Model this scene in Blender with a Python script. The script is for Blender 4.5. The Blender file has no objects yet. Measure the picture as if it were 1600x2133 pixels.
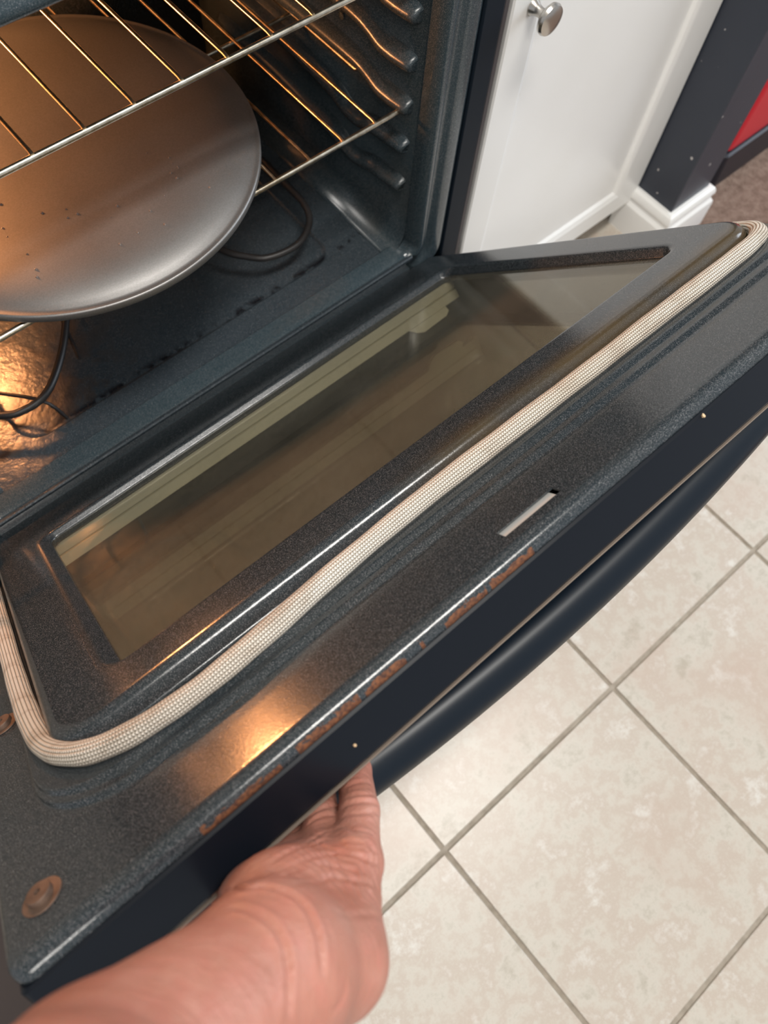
import bpy, bmesh, math, random
import numpy as np
from mathutils import Vector, Matrix

random.seed(4)
SC = bpy.context.scene
COL = SC.collection

# ------------------------------------------------------------------ camera
cam_d = bpy.data.cameras.new('camera')
cam = bpy.data.objects.new('camera', cam_d)
COL.objects.link(cam)
cam_d.sensor_fit = 'HORIZONTAL'
cam_d.sensor_width = 36.0
cam_d.lens = 36.0 * 1643.245 / 1600.0
cam_d.clip_start = 0.02
cam_d.clip_end = 50
M = Matrix(((0.75568, 0.58106, -0.30218, 0.14251),
            (-0.65219, 0.70985, -0.26600, -0.48860),
            (0.05994, 0.39809, 0.91538, 1.11855),
            (0, 0, 0, 1)))
cam.matrix_world = M
cam_d.dof.use_dof = True
cam_d.dof.focus_distance = 0.64
cam_d.dof.aperture_fstop = 9.6
SC.camera = cam

# ------------------------------------------------------------------ world, lights, exposure
world = bpy.data.worlds.new('world')
SC.world = world
world.use_nodes = True
bg = world.node_tree.nodes['Background']
bg.inputs['Color'].default_value = (0.93, 0.96, 1.0, 1)
bg.inputs['Strength'].default_value = 0.40


def area(name, loc, target, size, size_y, power, color):
    d = bpy.data.lights.new(name, 'AREA')
    d.shape = 'RECTANGLE'
    d.size, d.size_y, d.energy, d.color = size, size_y, power, color
    o = bpy.data.objects.new(name, d)
    COL.objects.link(o)
    o.location = loc
    o.rotation_euler = (Vector(target) - Vector(loc)).to_track_quat('-Z', 'Y').to_euler()
    return o


area('ceiling_fixture_light', (0.62, -0.56, 2.40), (0.62, -0.56, 0), 0.9, 0.26, 27, (1.0, 0.96, 0.90))
area('ceiling_fixture_light', (-0.5, -1.7, 2.40), (-0.5, -1.7, 0), 0.9, 0.5, 18, (1.0, 0.96, 0.90))
area('daylight', (3.6, -1.1, 1.5), (0.9, -0.1, 0.5), 1.4, 1.8, 45, (0.80, 0.89, 1.0))

SC.view_settings.view_transform = 'Standard'
SC.view_settings.look = 'None'
SC.view_settings.gamma = 1
SC.view_settings.use_curve_mapping = False
SC.view_settings.exposure = 0.35
SC.cycles.max_bounces = 8
SC.cycles.transparent_max_bounces = 12
SC.cycles.caustics_reflective = False
SC.cycles.caustics_refractive = False
SC.cycles.sample_clamp_indirect = 6


# ------------------------------------------------------------------ node helpers
def new_mat(name):
    m = bpy.data.materials.new(name)
    m.use_nodes = True
    nt = m.node_tree
    return m, nt, nt.nodes['Principled BSDF']


def N(nt, t, **kw):
    n = nt.nodes.new(t)
    for k, v in kw.items():
        if k in n.inputs.keys():
            n.inputs[k].default_value = v
        else:
            setattr(n, k, v)
    return n


def ramp(nt, fac, stops, interp='LINEAR'):
    r = nt.nodes.new('ShaderNodeValToRGB')
    r.color_ramp.interpolation = interp
    e = r.color_ramp.elements
    while len(e) < len(stops):
        e.new(0.5)
    for i, (p, c) in enumerate(stops):
        e[i].position = p
        e[i].color = tuple(c) + (1,) if len(c) == 3 else c
    nt.links.new(fac, r.inputs[0])
    return r.outputs[0]


def mix(nt, fac, a, b, mode='MIX'):
    n = nt.nodes.new('ShaderNodeMix')
    n.data_type = 'RGBA'
    n.blend_type = mode
    for s, v in ((n.inputs[0], fac), (n.inputs[6], a), (n.inputs[7], b)):
        if hasattr(v, 'node'):
            nt.links.new(v, s)
        elif isinstance(v, (int, float)):
            s.default_value = v
        else:
            s.default_value = tuple(v) + (1,) if len(v) == 3 else v
    return n.outputs[2]


def math_n(nt, op, a, b=None, c=None):
    n = nt.nodes.new('ShaderNodeMath')
    n.operation = op
    for i, v in enumerate((a, b, c)):
        if v is None:
            continue
        if hasattr(v, 'node'):
            nt.links.new(v, n.inputs[i])
        else:
            n.inputs[i].default_value = v
    return n.outputs[0]


def noise(nt, vec, scale, detail=2, rough=0.5):
    n = N(nt, 'ShaderNodeTexNoise', Scale=scale, Detail=detail, Roughness=rough)
    if vec is not None:
        nt.links.new(vec, n.inputs['Vector'])
    return n.outputs['Fac']


def objco(nt, scale=None):
    t = nt.nodes.new('ShaderNodeTexCoord').outputs['Object']
    if scale:
        m = nt.nodes.new('ShaderNodeMapping')
        m.inputs['Scale'].default_value = scale
        nt.links.new(t, m.inputs[0])
        return m.outputs[0]
    return t


def bump(nt, p, height, strength, dist):
    b = N(nt, 'ShaderNodeBump', Strength=strength, Distance=dist)
    nt.links.new(height, b.inputs['Height'])
    nt.links.new(b.outputs[0], p.inputs['Normal'])
    return b


def simple(name, color, rough=0.5, metal=0.0, spec=0.5, coat=0.0):
    m, nt, p = new_mat(name)
    p.inputs['Base Color'].default_value = (*color, 1)
    p.inputs['Roughness'].default_value = rough
    p.inputs['Metallic'].default_value = metal
    p.inputs['Specular IOR Level'].default_value = spec
    p.inputs['Coat Weight'].default_value = coat
    return m


# ------------------------------------------------------------------ materials
def enamel(name, base, rust=False, grime=0.0, rough=0.2):
    m, nt, p = new_mat(name)
    co = objco(nt)
    sp = noise(nt, co, 2900, 1, 0.4)
    c = ramp(nt, sp, [(0.625, base), (0.70, (0.30, 0.30, 0.31))])
    big = noise(nt, co, 9, 4, 0.6)
    c = mix(nt, ramp(nt, big, [(0.45, (0, 0, 0)), (0.75, (grime,) * 3)]), c, (0.055, 0.038, 0.018))
    p.inputs['Roughness'].default_value = rough
    if rust:
        s = nt.nodes.new('ShaderNodeSeparateXYZ')
        nt.links.new(co, s.inputs[0])
        # chipped, rusted enamel along the lower face of the top lip
        nz = noise(nt, objco(nt, (110, 300, 300)), 1.0, 3, 0.6)
        inb = math_n(nt, 'MULTIPLY', math_n(nt, 'GREATER_THAN', s.outputs[1], 0.579),
                     math_n(nt, 'LESS_THAN', s.outputs[2], math_n(nt, 'MULTIPLY_ADD', nz, 0.011, -0.0112)))
        ina = math_n(nt, 'MULTIPLY', math_n(nt, 'GREATER_THAN', s.outputs[0], 0.10),
                     math_n(nt, 'LESS_THAN', s.outputs[0], 0.335))
        gap = math_n(nt, 'GREATER_THAN', noise(nt, objco(nt, (38, 1, 1)), 1.0, 2, 0.5), 0.44)
        k = math_n(nt, 'MULTIPLY', math_n(nt, 'MULTIPLY', inb, ina), gap)
        rc = ramp(nt, noise(nt, co, 420, 3, 0.6), [(0.35, (0.04, 0.012, 0.006)), (0.65, (0.17, 0.060, 0.020))])
        c = mix(nt, k, c, rc)
        # baked-on brown film next to the raised plug edge
        film = math_n(nt, 'MULTIPLY', ramp(nt, math_n(nt, 'ABSOLUTE', math_n(nt, 'SUBTRACT', s.outputs[1], 0.468)),
                      [(0.0, (0.75,) * 3), (0.024, (0, 0, 0))]), ramp(nt, math_n(nt, 'MULTIPLY', s.outputs[0], noise(nt, co, 14, 3)), [(0.12, (0, 0, 0)), (0.27, (1, 1, 1))]))
        c = mix(nt, film, c, (0.075, 0.05, 0.02))
        r = math_n(nt, 'MULTIPLY_ADD', k, 0.6, rough)
        nt.links.new(r, p.inputs['Roughness'])
    nt.links.new(c, p.inputs['Base Color'])
    p.inputs['Specular IOR Level'].default_value = 0.55
    h = noise(nt, co, 900, 2, 0.5)
    bump(nt, p, h, 0.09, 0.0006)
    return m


M_liner = enamel('speckled_enamel_door', (0.017, 0.024, 0.029), rust=True, grime=0.12, rough=0.17)
M_cav = enamel('speckled_enamel_cavity', (0.020, 0.034, 0.042), grime=0.3, rough=0.26)
M_frame = enamel('speckled_enamel_frame', (0.026, 0.043, 0.052), grime=0.05, rough=0.18)
M_black = simple('black_gloss_paint', (0.005, 0.007, 0.011), 0.28, spec=0.25)
M_blackside = simple('black_side_paint', (0.006, 0.011, 0.018), 0.5, spec=0.15)
M_mauve = simple('side_trim_paint', (0.050, 0.043, 0.047), 0.5)
M_handle = simple('black_handle_plastic', (0.005, 0.009, 0.015), 0.34, spec=0.28)
M_steel = simple('galvanised_steel', (0.52, 0.52, 0.48), 0.38, 0.85)
M_tan = simple('spacer_steel', (0.80, 0.78, 0.66), 0.5, 0.0)
M_latch = simple('latch_steel', (0.55, 0.55, 0.53), 0.45, 0.25)
M_seam = simple('seam_strip_metal', (0.22, 0.175, 0.14), 0.6, 0.1)
M_nickel = simple('brushed_nickel', (0.56, 0.53, 0.49), 0.24, 1.0)
M_dark = simple('dark_gap', (0.006, 0.007, 0.009), 0.6)


def rod_mat(name, c1, c2, rough):
    m, nt, p = new_mat(name)
    co = objco(nt)
    nt.links.new(ramp(nt, noise(nt, co, 60, 3, 0.6), [(0.35, c1), (0.62, c2)]), p.inputs['Base Color'])
    p.inputs['Metallic'].default_value = 1.0
    p.inputs['Roughness'].default_value = rough
    return m


M_rack = rod_mat('nickel_rack_wire', (0.42, 0.36, 0.27), (0.80, 0.76, 0.66), 0.26)
M_rod = rod_mat('thin_rack_wire', (0.46, 0.34, 0.22), (0.85, 0.72, 0.52), 0.28)
M_elem = simple('bake_element_sheath', (0.022, 0.020, 0.020), 0.42)
M_bolt = rod_mat('rusty_screw', (0.10, 0.062, 0.044), (0.17, 0.110, 0.080), 0.55)
M_bolt.node_tree.nodes['Principled BSDF'].inputs['Metallic'].default_value = 0.35

# pan
M_pan, nt, p = new_mat('dark_nonstick_pan')
co = objco(nt)
nt.links.new(ramp(nt, noise(nt, co, 700, 2), [(0.3, (0.235, 0.228, 0.222)), (0.7, (0.275, 0.268, 0.262))]), p.inputs['Base Color'])
p.inputs['Metallic'].default_value = 0.85
nt.links.new(ramp(nt, noise(nt, co, 14, 3), [(0.3, (0.44,) * 3), (0.7, (0.50,) * 3)]), p.inputs['Roughness'])
bump(nt, p, noise(nt, co, 900, 2), 0.10, 0.0003)

# cavity floor: enamel with burnt-on crust
M_cfloor, nt, p = new_mat('stained_cavity_floor')
co = objco(nt)
c = ramp(nt, noise(nt, co, 1100, 1, 0.4), [(0.6, (0.030, 0.040, 0.048)), (0.72, (0.13, 0.14, 0.15))])
s = nt.nodes.new('ShaderNodeSeparateXYZ')
nt.links.new(co, s.inputs[0])
lump = noise(nt, co, 38, 5, 0.62)
inside = ramp(nt, s.outputs[1], [(0.060, (0, 0, 0)), (0.076, (0.8,) * 3), (0.14, (0.6,) * 3), (0.3, (0.5,) * 3)])
leftish = ramp(nt, s.outputs[0], [(0.20, (1, 1, 1)), (0.34, (0.0,) * 3)])
inside = math_n(nt, 'MULTIPLY', inside, leftish)
crust = math_n(nt, 'MULTIPLY', ramp(nt, lump, [(0.47, (0, 0, 0)), (0.56, (1, 1, 1))]), inside)
c = mix(nt, crust, c, ramp(nt, noise(nt, co, 120, 3), [(0.3, (0.010, 0.008, 0.007)), (0.6, (0.055, 0.038, 0.028))]))
edge = math_n(nt, 'MULTIPLY', ramp(nt, math_n(nt, 'ABSOLUTE', math_n(nt, 'SUBTRACT', s.outputs[1], 0.0745)), [(0.0, (1,) * 3), (0.008, (0, 0, 0))]),
              ramp(nt, noise(nt, co, 55, 3), [(0.45, (0, 0, 0)), (0.55, (1,) * 3)]))
c = mix(nt, edge, c, (0.006, 0.006, 0.008))
nt.links.new(c, p.inputs['Base Color'])
nt.links.new(math_n(nt, 'MULTIPLY_ADD', lump, 0.25, 0.16), p.inputs['Roughness'])
bump(nt, p, math_n(nt, 'MULTIPLY', lump, leftish), 0.5, 0.003)


# glass panes: tinted see-through with a real mirror coat
def glass(name, tint, rough=0.02):
    m, nt, p = new_mat(name)
    out = nt.nodes['Material Output']
    tr = N(nt, 'ShaderNodeBsdfTransparent')
    tr.inputs['Color'].default_value = (*tint, 1)
    gl = N(nt, 'ShaderNodeBsdfGlossy', Roughness=rough)
    gl.inputs['Color'].default_value = (0.9, 0.88, 0.8, 1)
    ge = nt.nodes.new('ShaderNodeNewGeometry')
    dt = nt.nodes.new('ShaderNodeVectorMath')
    dt.operation = 'DOT_PRODUCT'
    nt.links.new(ge.outputs['Normal'], dt.inputs[0])
    nt.links.new(ge.outputs['Incoming'], dt.inputs[1])
    fr = math_n(nt, 'MULTIPLY_ADD', math_n(nt, 'POWER', math_n(nt, 'SUBTRACT', 1.0, math_n(nt, 'ABSOLUTE', dt.outputs['Value'])), 5.0), 0.94, 0.06)
    ms = nt.nodes.new('ShaderNodeMixShader')
    nt.links.new(fr, ms.inputs[0])
    nt.links.new(tr.outputs[0], ms.inputs[1])
    nt.links.new(gl.outputs[0], ms.inputs[2])
    film = N(nt, 'ShaderNodeBsdfDiffuse')
    film.inputs['Color'].default_value = (0.25, 0.225, 0.18, 1)
    m2 = nt.nodes.new('ShaderNodeMixShader')
    co = objco(nt)
    nt.links.new(ramp(nt, noise(nt, co, 11, 4, 0.6), [(0.3, (0.09,) * 3), (0.75, (0.19,) * 3)]), m2.inputs[0])
    nt.links.new(ms.outputs[0], m2.inputs[1])
    nt.links.new(film.outputs[0], m2.inputs[2])
    nt.links.new(m2.outputs[0], out.inputs[0])
    return m


M_glass_in = glass('inner_pane_greasy', (0.90, 0.88, 0.81), 0.05)
M_glass_out = glass('outer_pane_tinted', (0.60, 0.59, 0.545), 0.03)

# gasket
M_gasket, nt, p = new_mat('braided_fibreglass')
uv = nt.nodes.new('ShaderNodeUVMap').outputs[0]
s = nt.nodes.new('ShaderNodeSeparateXYZ')
nt.links.new(uv, s.inputs[0])
U, V = s.outputs[0], s.outputs[1]      # U metres along, V 0..1 round
rib = math_n(nt, 'MULTIPLY', V, 18.0)
ribw = math_n(nt, 'ABSOLUTE', math_n(nt, 'SUBTRACT', math_n(nt, 'FRACT', rib), 0.5))       # 0.5 at rib edge
ph = math_n(nt, 'ADD', math_n(nt, 'MULTIPLY', U, 480.0), math_n(nt, 'MULTIPLY', ribw, 1.1))
st = math_n(nt, 'ABSOLUTE', math_n(nt, 'SUBTRACT', math_n(nt, 'FRACT', ph), 0.5))
hgt = math_n(nt, 'MULTIPLY', math_n(nt, 'SUBTRACT', 1.0, math_n(nt, 'POWER', math_n(nt, 'MULTIPLY', ribw, 2.0), 3.0)),
             math_n(nt, 'SUBTRACT', 1.0, math_n(nt, 'POWER', math_n(nt, 'MULTIPLY', st, 2.0), 3.0)))
c = ramp(nt, hgt, [(0.0, (0.15, 0.10, 0.055)), (0.26, (0.74, 0.66, 0.53)), (0.7, (0.94, 0.89, 0.81))])
co = objco(nt)
stain = ramp(nt, noise(nt, objco(nt, (1, 3, 3)), 22, 4, 0.65), [(0.50, (0, 0, 0)), (0.68, (0.75,) * 3)])
c = mix(nt, stain, c, mix(nt, 0.5, c, (0.34, 0.20, 0.09), 'MULTIPLY'))
tone = ramp(nt, noise(nt, objco(nt, (1, 1, 1)), 5, 2), [(0.35, (0.86, 0.80, 0.74)), (0.6, (1, 1, 1))])
c = mix(nt, 1.0, c, tone, 'MULTIPLY')
nt.links.new(c, p.inputs['Base Color'])
p.inputs['Roughness'].default_value = 0.62
p.inputs['Specular IOR Level'].default_value = 0.3
bump(nt, p, hgt, 1.0, 0.0014)

# skin
M_skin, nt, p = new_mat('skin')
co = objco(nt)
c = ramp(nt, noise(nt, co, 26, 4, 0.6), [(0.3, (0.33, 0.132, 0.090)), (0.55, (0.40, 0.174, 0.126)), (0.75, (0.47, 0.232, 0.178))])
c = mix(nt, ramp(nt, noise(nt, co, 140, 2), [(0.4, (0.0,) * 3), (0.75, (0.35,) * 3)]), c, (0.44, 0.15, 0.115))
nt.links.new(c, p.inputs['Base Color'])
p.inputs['Roughness'].default_value = 0.48
p.inputs['Subsurface Weight'].default_value = 0.12
p.inputs['Subsurface Radius'].default_value = (0.006, 0.002, 0.001)
p.inputs['Subsurface Scale'].default_value = 0.5
v = N(nt, 'ShaderNodeTexVoronoi', Scale=620)
nt.links.new(co, v.inputs['Vector'])
wr = noise(nt, objco(nt, (60, 60, 340)), 1.0, 4, 0.6)
bump(nt, p, math_n(nt, 'ADD', math_n(nt, 'MULTIPLY', v.outputs['Distance'], 0.25), math_n(nt, 'MULTIPLY', wr, 1.0)), 0.5, 0.0014)
M_nail = simple('nail', (0.72, 0.45, 0.38), 0.3)

# room
M_tile, nt, p = new_mat('beige_floor_tile')
co = nt.nodes.new('ShaderNodeNewGeometry').outputs['Position']
c = ramp(nt, noise(nt, co, 17, 9, 0.74), [(0.34, (0.43, 0.385, 0.315)), (0.45, (0.56, 0.515, 0.445)), (0.54, (0.50, 0.425, 0.355)), (0.66, (0.64, 0.61, 0.555))])
c = mix(nt, ramp(nt, noise(nt, co, 5, 5, 0.6), [(0.5, (0,) * 3), (0.7, (0.55,) * 3)]), c, (0.49, 0.375, 0.305))
oi = nt.nodes.new('ShaderNodeObjectInfo').outputs['Random']
c = mix(nt, 1.0, c, ramp(nt, oi, [(0, (0.94, 0.94, 0.94)), (1, (1, 1, 1))]), 'MULTIPLY')
nt.links.new(c, p.inputs['Base Color'])
p.inputs['Roughness'].default_value = 0.33
bump(nt, p, noise(nt, co, 55, 4, 0.6), 0.10, 0.0015)
M_grout, nt, p = new_mat('grout')
co = objco(nt)
nt.links.new(ramp(nt, noise(nt, co, 90, 3), [(0.3, (0.28, 0.24, 0.19)), (0.7, (0.38, 0.33, 0.27))]), p.inputs['Base Color'])
p.inputs['Roughness'].default_value = 0.9
M_white, nt, p = new_mat('white_gloss_paint')
co = objco(nt)
nt.links.new(ramp(nt, noise(nt, co, 4, 2), [(0.3, (0.80, 0.79, 0.76)), (0.7, (0.85, 0.845, 0.83))]), p.inputs['Base Color'])
p.inputs['Roughness'].default_value = 0.28
M_stain = simple('dried_drip', (0.55, 0.36, 0.14), 0.4)
M_navy, nt, p = new_mat('navy_wall_paint')
co = objco(nt)
c = ramp(nt, noise(nt, co, 6, 3), [(0.3, (0.026, 0.032, 0.047)), (0.7, (0.033, 0.039, 0.055))])
c = mix(nt, ramp(nt, noise(nt, co, 70, 1), [(0.755, (0, 0, 0)), (0.77, (0.8,) * 3)]), c, (0.55, 0.52, 0.50))
nt.links.new(c, p.inputs['Base Color'])
p.inputs['Roughness'].default_value = 0.42
M_wall = simple('warm_white_wall', (0.62, 0.58, 0.52), 0.8)
M_ceil = simple('ceiling_white', (0.80, 0.79, 0.76), 0.9)
M_carpet, nt, p = new_mat('brown_carpet')
co = objco(nt)
nt.links.new(ramp(nt, noise(nt, co, 55, 5, 0.7), [(0.3, (0.17, 0.105, 0.075)), (0.52, (0.30, 0.205, 0.155)), (0.72, (0.41, 0.30, 0.235))]), p.inputs['Base Color'])
p.inputs['Roughness'].default_value = 0.95
bump(nt, p, noise(nt, co, 320, 3, 0.7), 1.0, 0.006)
M_red = simple('red_plastic', (0.62, 0.018, 0.035), 0.3)
M_redbase = simple('black_plastic', (0.010, 0.011, 0.018), 0.4)
M_dark_sheet = simple('dark_brown_sheet', (0.060, 0.045, 0.040), 0.9)
M_crumb = simple('crumb', (0.62, 0.44, 0.26), 0.7)
M_wood = simple('cabinet_wood', (0.45, 0.42, 0.38), 0.6)


# ------------------------------------------------------------------ mesh helpers
class MB:
    def __init__(s):
        s.v, s.f, s.uv = [], [], {}

    def add(s, vs, fs):
        o = len(s.v)
        s.v += [tuple(q) for q in vs]
        s.f += [tuple(i + o for i in f) for f in fs]
        return o

    def box(s, a, b):
        (x0, y0, z0), (x1, y1, z1) = a, b
        s.add([(x0, y0, z0), (x1, y0, z0), (x1, y1, z0), (x0, y1, z0), (x0, y0, z1), (x1, y0, z1), (x1, y1, z1), (x0, y1, z1)],
              [(0, 3, 2, 1), (4, 5, 6, 7), (0, 1, 5, 4), (1, 2, 6, 5), (2, 3, 7, 6), (3, 0, 4, 7)])

    def loops(s, loops, closed=True, cap0=False, cap1=False, flip=False):
        n = len(loops[0])
        o = s.add([q for l in loops for q in l], [])
        m = n if closed else n - 1
        for i in range(len(loops) - 1):
            for j in range(m):
                a, b = o + i * n + j, o + i * n + (j + 1) % n
                f = (a, b, b + n, a + n)
                s.f.append(f[::-1] if flip else f)
        if cap0:
            f = tuple(o + j for j in range(n))
            s.f.append(f if flip else f[::-1])
        if cap1:
            f = tuple(o + (len(loops) - 1) * n + j for j in range(n))
            s.f.append(f[::-1] if flip else f)

    def tube(s, pts, r, seg=10, closed=False, caps=True, squash=None, up=None):
        P = [Vector(q) for q in pts]
        n = len(P)
        rr = r if isinstance(r, (list, tuple)) else [r] * n
        T = []
        for i in range(n):
            a = P[(i - 1) % n] if (closed or i) else P[i]
            b = P[(i + 1) % n] if (closed or i < n - 1) else P[i]
            T.append((b - a).normalized())
        u = Vector(up) if up else (Vector((0, 0, 1)) if abs(T[0].z) < 0.9 else Vector((1, 0, 0)))
        ls = []
        for i in range(n):
            u = (u - T[i] * u.dot(T[i])).normalized()
            w = T[i].cross(u)
            su, sw = squash if squash else (1, 1)
            ls.append([P[i] + u * (math.cos(k * 2 * math.pi / seg) * rr[i] * su) + w * (math.sin(k * 2 * math.pi / seg) * rr[i] * sw) for k in range(seg)])
        if closed:
            ls.append(ls[0])
        s.loops(ls, cap0=caps and not closed, cap1=caps and not closed)
        return ls

    def lathe(s, prof, seg=48, axis='z'):
        ls = []
        for r, h in prof:
            ls.append([(r * math.cos(k * 2 * math.pi / seg), r * math.sin(k * 2 * math.pi / seg), h) for k in range(seg)])
        s.loops(ls, cap0=prof[0][0] > 1e-4, cap1=prof[-1][0] > 1e-4)

    def build(s, name, mat, parent=None, bevel=0.0, segs=2, smooth=True, angle=35, mw=None, loc=None, wn=True):
        me = bpy.data.meshes.new(name)
        me.from_pydata(s.v, [], s.f)
        bm = bmesh.new()
        bm.from_mesh(me)
        bmesh.ops.remove_doubles(bm, verts=bm.verts, dist=1e-6)
        bmesh.ops.recalc_face_normals(bm, faces=bm.faces)
        bm.to_mesh(me)
        bm.free()
        me.materials.append(mat)
        o = bpy.data.objects.new(name, me)
        COL.objects.link(o)
        if parent:
            o.parent = parent
        if mw is not None:
            o.matrix_world = mw
        if loc is not None:
            o.location = loc
        if smooth:
            for q in me.polygons:
                q.use_smooth = True
            me.set_sharp_from_angle(angle=math.radians(angle))
        if bevel:
            b = o.modifiers.new('bevel', 'BEVEL')
            b.width, b.segments, b.limit_method, b.angle_limit = bevel, segs, 'ANGLE', math.radians(40)
            b.harden_normals = False
        if smooth and wn:
            w = o.modifiers.new('wn', 'WEIGHTED_NORMAL')
            w.keep_sharp = True
        return o


def rrect(x0, x1, y0, y1, r, seg=8, sub=1):
    r = min(r, (x1 - x0) / 2 - 1e-5, (y1 - y0) / 2 - 1e-5)
    pts = []
    for cx, cy, a0 in ((x1 - r, y1 - r, 0), (x0 + r, y1 - r, 90), (x0 + r, y0 + r, 180), (x1 - r, y0 + r, 270)):
        for k in range(seg + 1):
            a = math.radians(a0 + 90 * k / seg)
            pts.append((cx + r * math.cos(a), cy + r * math.sin(a)))
    return pts


def empty(name, label, cat, loc=(0, 0, 0), group=None):
    o = bpy.data.objects.new(name, None)
    COL.objects.link(o)
    o.location = loc
    o.empty_display_size = 0.05
    tag(o, label, cat, group)
    return o


def tag(o, label=None, cat=None, group=None, kind=None):
    if label: o['label'] = label
    if cat: o['category'] = cat
    if group: o['group'] = group
    if kind: o['kind'] = kind
    return o


def catmull(pts, n=8, closed=False):
    P = [Vector(q) for q in pts]
    out = []
    m = len(P)
    for i in range(m if closed else m - 1):
        p0 = P[(i - 1) % m] if (closed or i) else P[0]
        p1, p2 = P[i], P[(i + 1) % m]
        p3 = P[(i + 2) % m] if (closed or i < m - 2) else P[-1]
        for k in range(n):
            t = k / n
            out.append(0.5 * ((2 * p1) + (p2 - p0) * t + (2 * p0 - 5 * p1 + 4 * p2 - p3) * t * t + (3 * p1 - p0 - 3 * p2 + p3) * t ** 3))
    if not closed:
        out.append(P[-1])
    return out


# ------------------------------------------------------------------ room shell
S = 0.3302                       # tile pitch
X0, Y0 = 0.2570, -0.5804         # one grout crossing
CARPET_X = 1.30
b = MB()
b.box((-1.9, -2.3, -0.05), (CARPET_X, 0.68, -0.003))
floor = tag(b.build('floor', M_grout, smooth=False), 'beige ceramic tile floor with tan grout lines', kind='structure')
tile_mesh = None
g = 0.0060
for i in range(-5, 4):
    for j in range(-4, 2):
        xa, xb = X0 + i * S + g / 2, X0 + (i + 1) * S - g / 2
        ya, yb = Y0 + j * S + g / 2, Y0 + (j + 1) * S - g / 2
        if xb > CARPET_X:
            xb = CARPET_X - 0.002
        if xb - xa < 0.02:
            continue
        full = xb - xa > S - 0.01
        if full and tile_mesh:
            o = bpy.data.objects.new('tile', tile_mesh.data)
            COL.objects.link(o)
            o.parent = floor
            o.location = (xa, ya, 0)
            for md in tile_mesh.modifiers:
                bv = o.modifiers.new('bevel', 'BEVEL')
                bv.width, bv.segments = 0.0015, 2
        else:
            b = MB()
            b.box((0, 0, -0.006), (xb - xa, yb - ya, 0))
            o = b.build('tile', M_tile, floor, bevel=0.0015, loc=(xa, ya, 0), wn=False)
            if full:
                tile_mesh = o

# carpet beyond the wall end
b = MB()
nx, ny = 40, 50
vs = []
for i in range(nx + 1):
    for j in range(ny + 1):
        vs.append((CARPET_X + 1.7 * i / nx, -2.0 + 2.68 * j / ny, random.uniform(-0.0015, 0.0015)))
b.add(vs, [(i * (ny + 1) + j, (i + 1) * (ny + 1) + j, (i + 1) * (ny + 1) + j + 1, i * (ny + 1) + j + 1) for i in range(nx) for j in range(ny)])
tag(b.build('floor', M_carpet, angle=180, wn=False), 'brown carpet beyond the end of the navy wall', kind='structure')

b = MB()
b.box((-1.9, 0.68, 0), (3.0, 0.78, 2.44))
tag(b.build('wall_back', M_wall, smooth=False), kind='structure')
b = MB()
b.box((-1.9, -2.3, 2.44), (3.0, 0.78, 2.5))
tag(b.build('ceiling', M_ceil, smooth=False), kind='structure')
b = MB()
b.box((1.2465, -0.076, 0), (1.352, 0.68, 2.44))
wr_ = tag(b.build('wall_right', M_navy, bevel=0.002), 'navy painted wall end with small paint chips', kind='structure')
# baseboard wrapping the wall end: profile (out, z)
prof = [(0.000, 0.0), (0.0165, 0.0), (0.0165, 0.052), (0.0155, 0.058), (0.0125, 0.062), (0.0105, 0.066), (0.0115, 0.071),
        (0.013, 0.075), (0.0125, 0.081), (0.010, 0.087), (0.006, 0.0905), (0.000, 0.091)]
xa, xb, yf, yb = 1.2465, 1.352, -0.076, 0.66
b = MB()
path = [((xa, 0.02), (-1, 0)), ((xa, yf), (-1, -1)), ((xb, yf), (1, -1)), ((xb, yb), (1, 0))]
b.loops([[(q[0] + d[0] * o_, q[1] + d[1] * o_, z) for o_, z in prof] for q, d in path], cap0=True, cap1=True)
tag(b.build('baseboard_right', M_white, angle=25, wn=False), 'white moulded baseboard round the navy wall end', kind='structure')

# thin dark brown sheet on the floor at far left (only a sliver is seen)
b = MB()
r = rrect(-1.0, -0.06, -0.95, -0.06, 0.03)
b.loops([[(x, y, 0.0005) for x, y in r], [(x, y, 0.007) for x, y in r],
         [(x, y, 0.009) for x, y in rrect(-0.994, -0.066, -0.944, -0.066, 0.026)]], cap0=True, cap1=True)
tag(b.build('dark_floor_sheet', M_dark_sheet), 'dark brown sheet on the tiles left of the oven door', 'mat')

# ------------------------------------------------------------------ cabinet to the right of the range
cab = empty('base_cabinet', 'white base cabinet with round nickel knob right of the black range', 'cabinet', (1.01, 0.3, 0))
inv = lambda o: o.matrix_world.inverted()


def part(bld, name, mat, parent, origin=(0, 0, 0), **kw):
    o = bld.build(name, mat, parent, **kw)
    o.location = tuple(-q for q in origin)
    return o


CO = (1.01, 0.3, 0)
b = MB()
b.box((0.7775, 0.0215, 0.060), (1.2445, 0.62, 0.875))
b.box((0.7775, 0.060, 0.0005), (1.2445, 0.62, 0.060))
part(b, 'body', M_white, cab, CO, bevel=0.0015)
b = MB()
b.box((0.7775, -0.02, 0.876), (1.2445, 0.64, 0.91))
part(b, 'worktop', M_wood, cab, CO, bevel=0.003)
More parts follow.
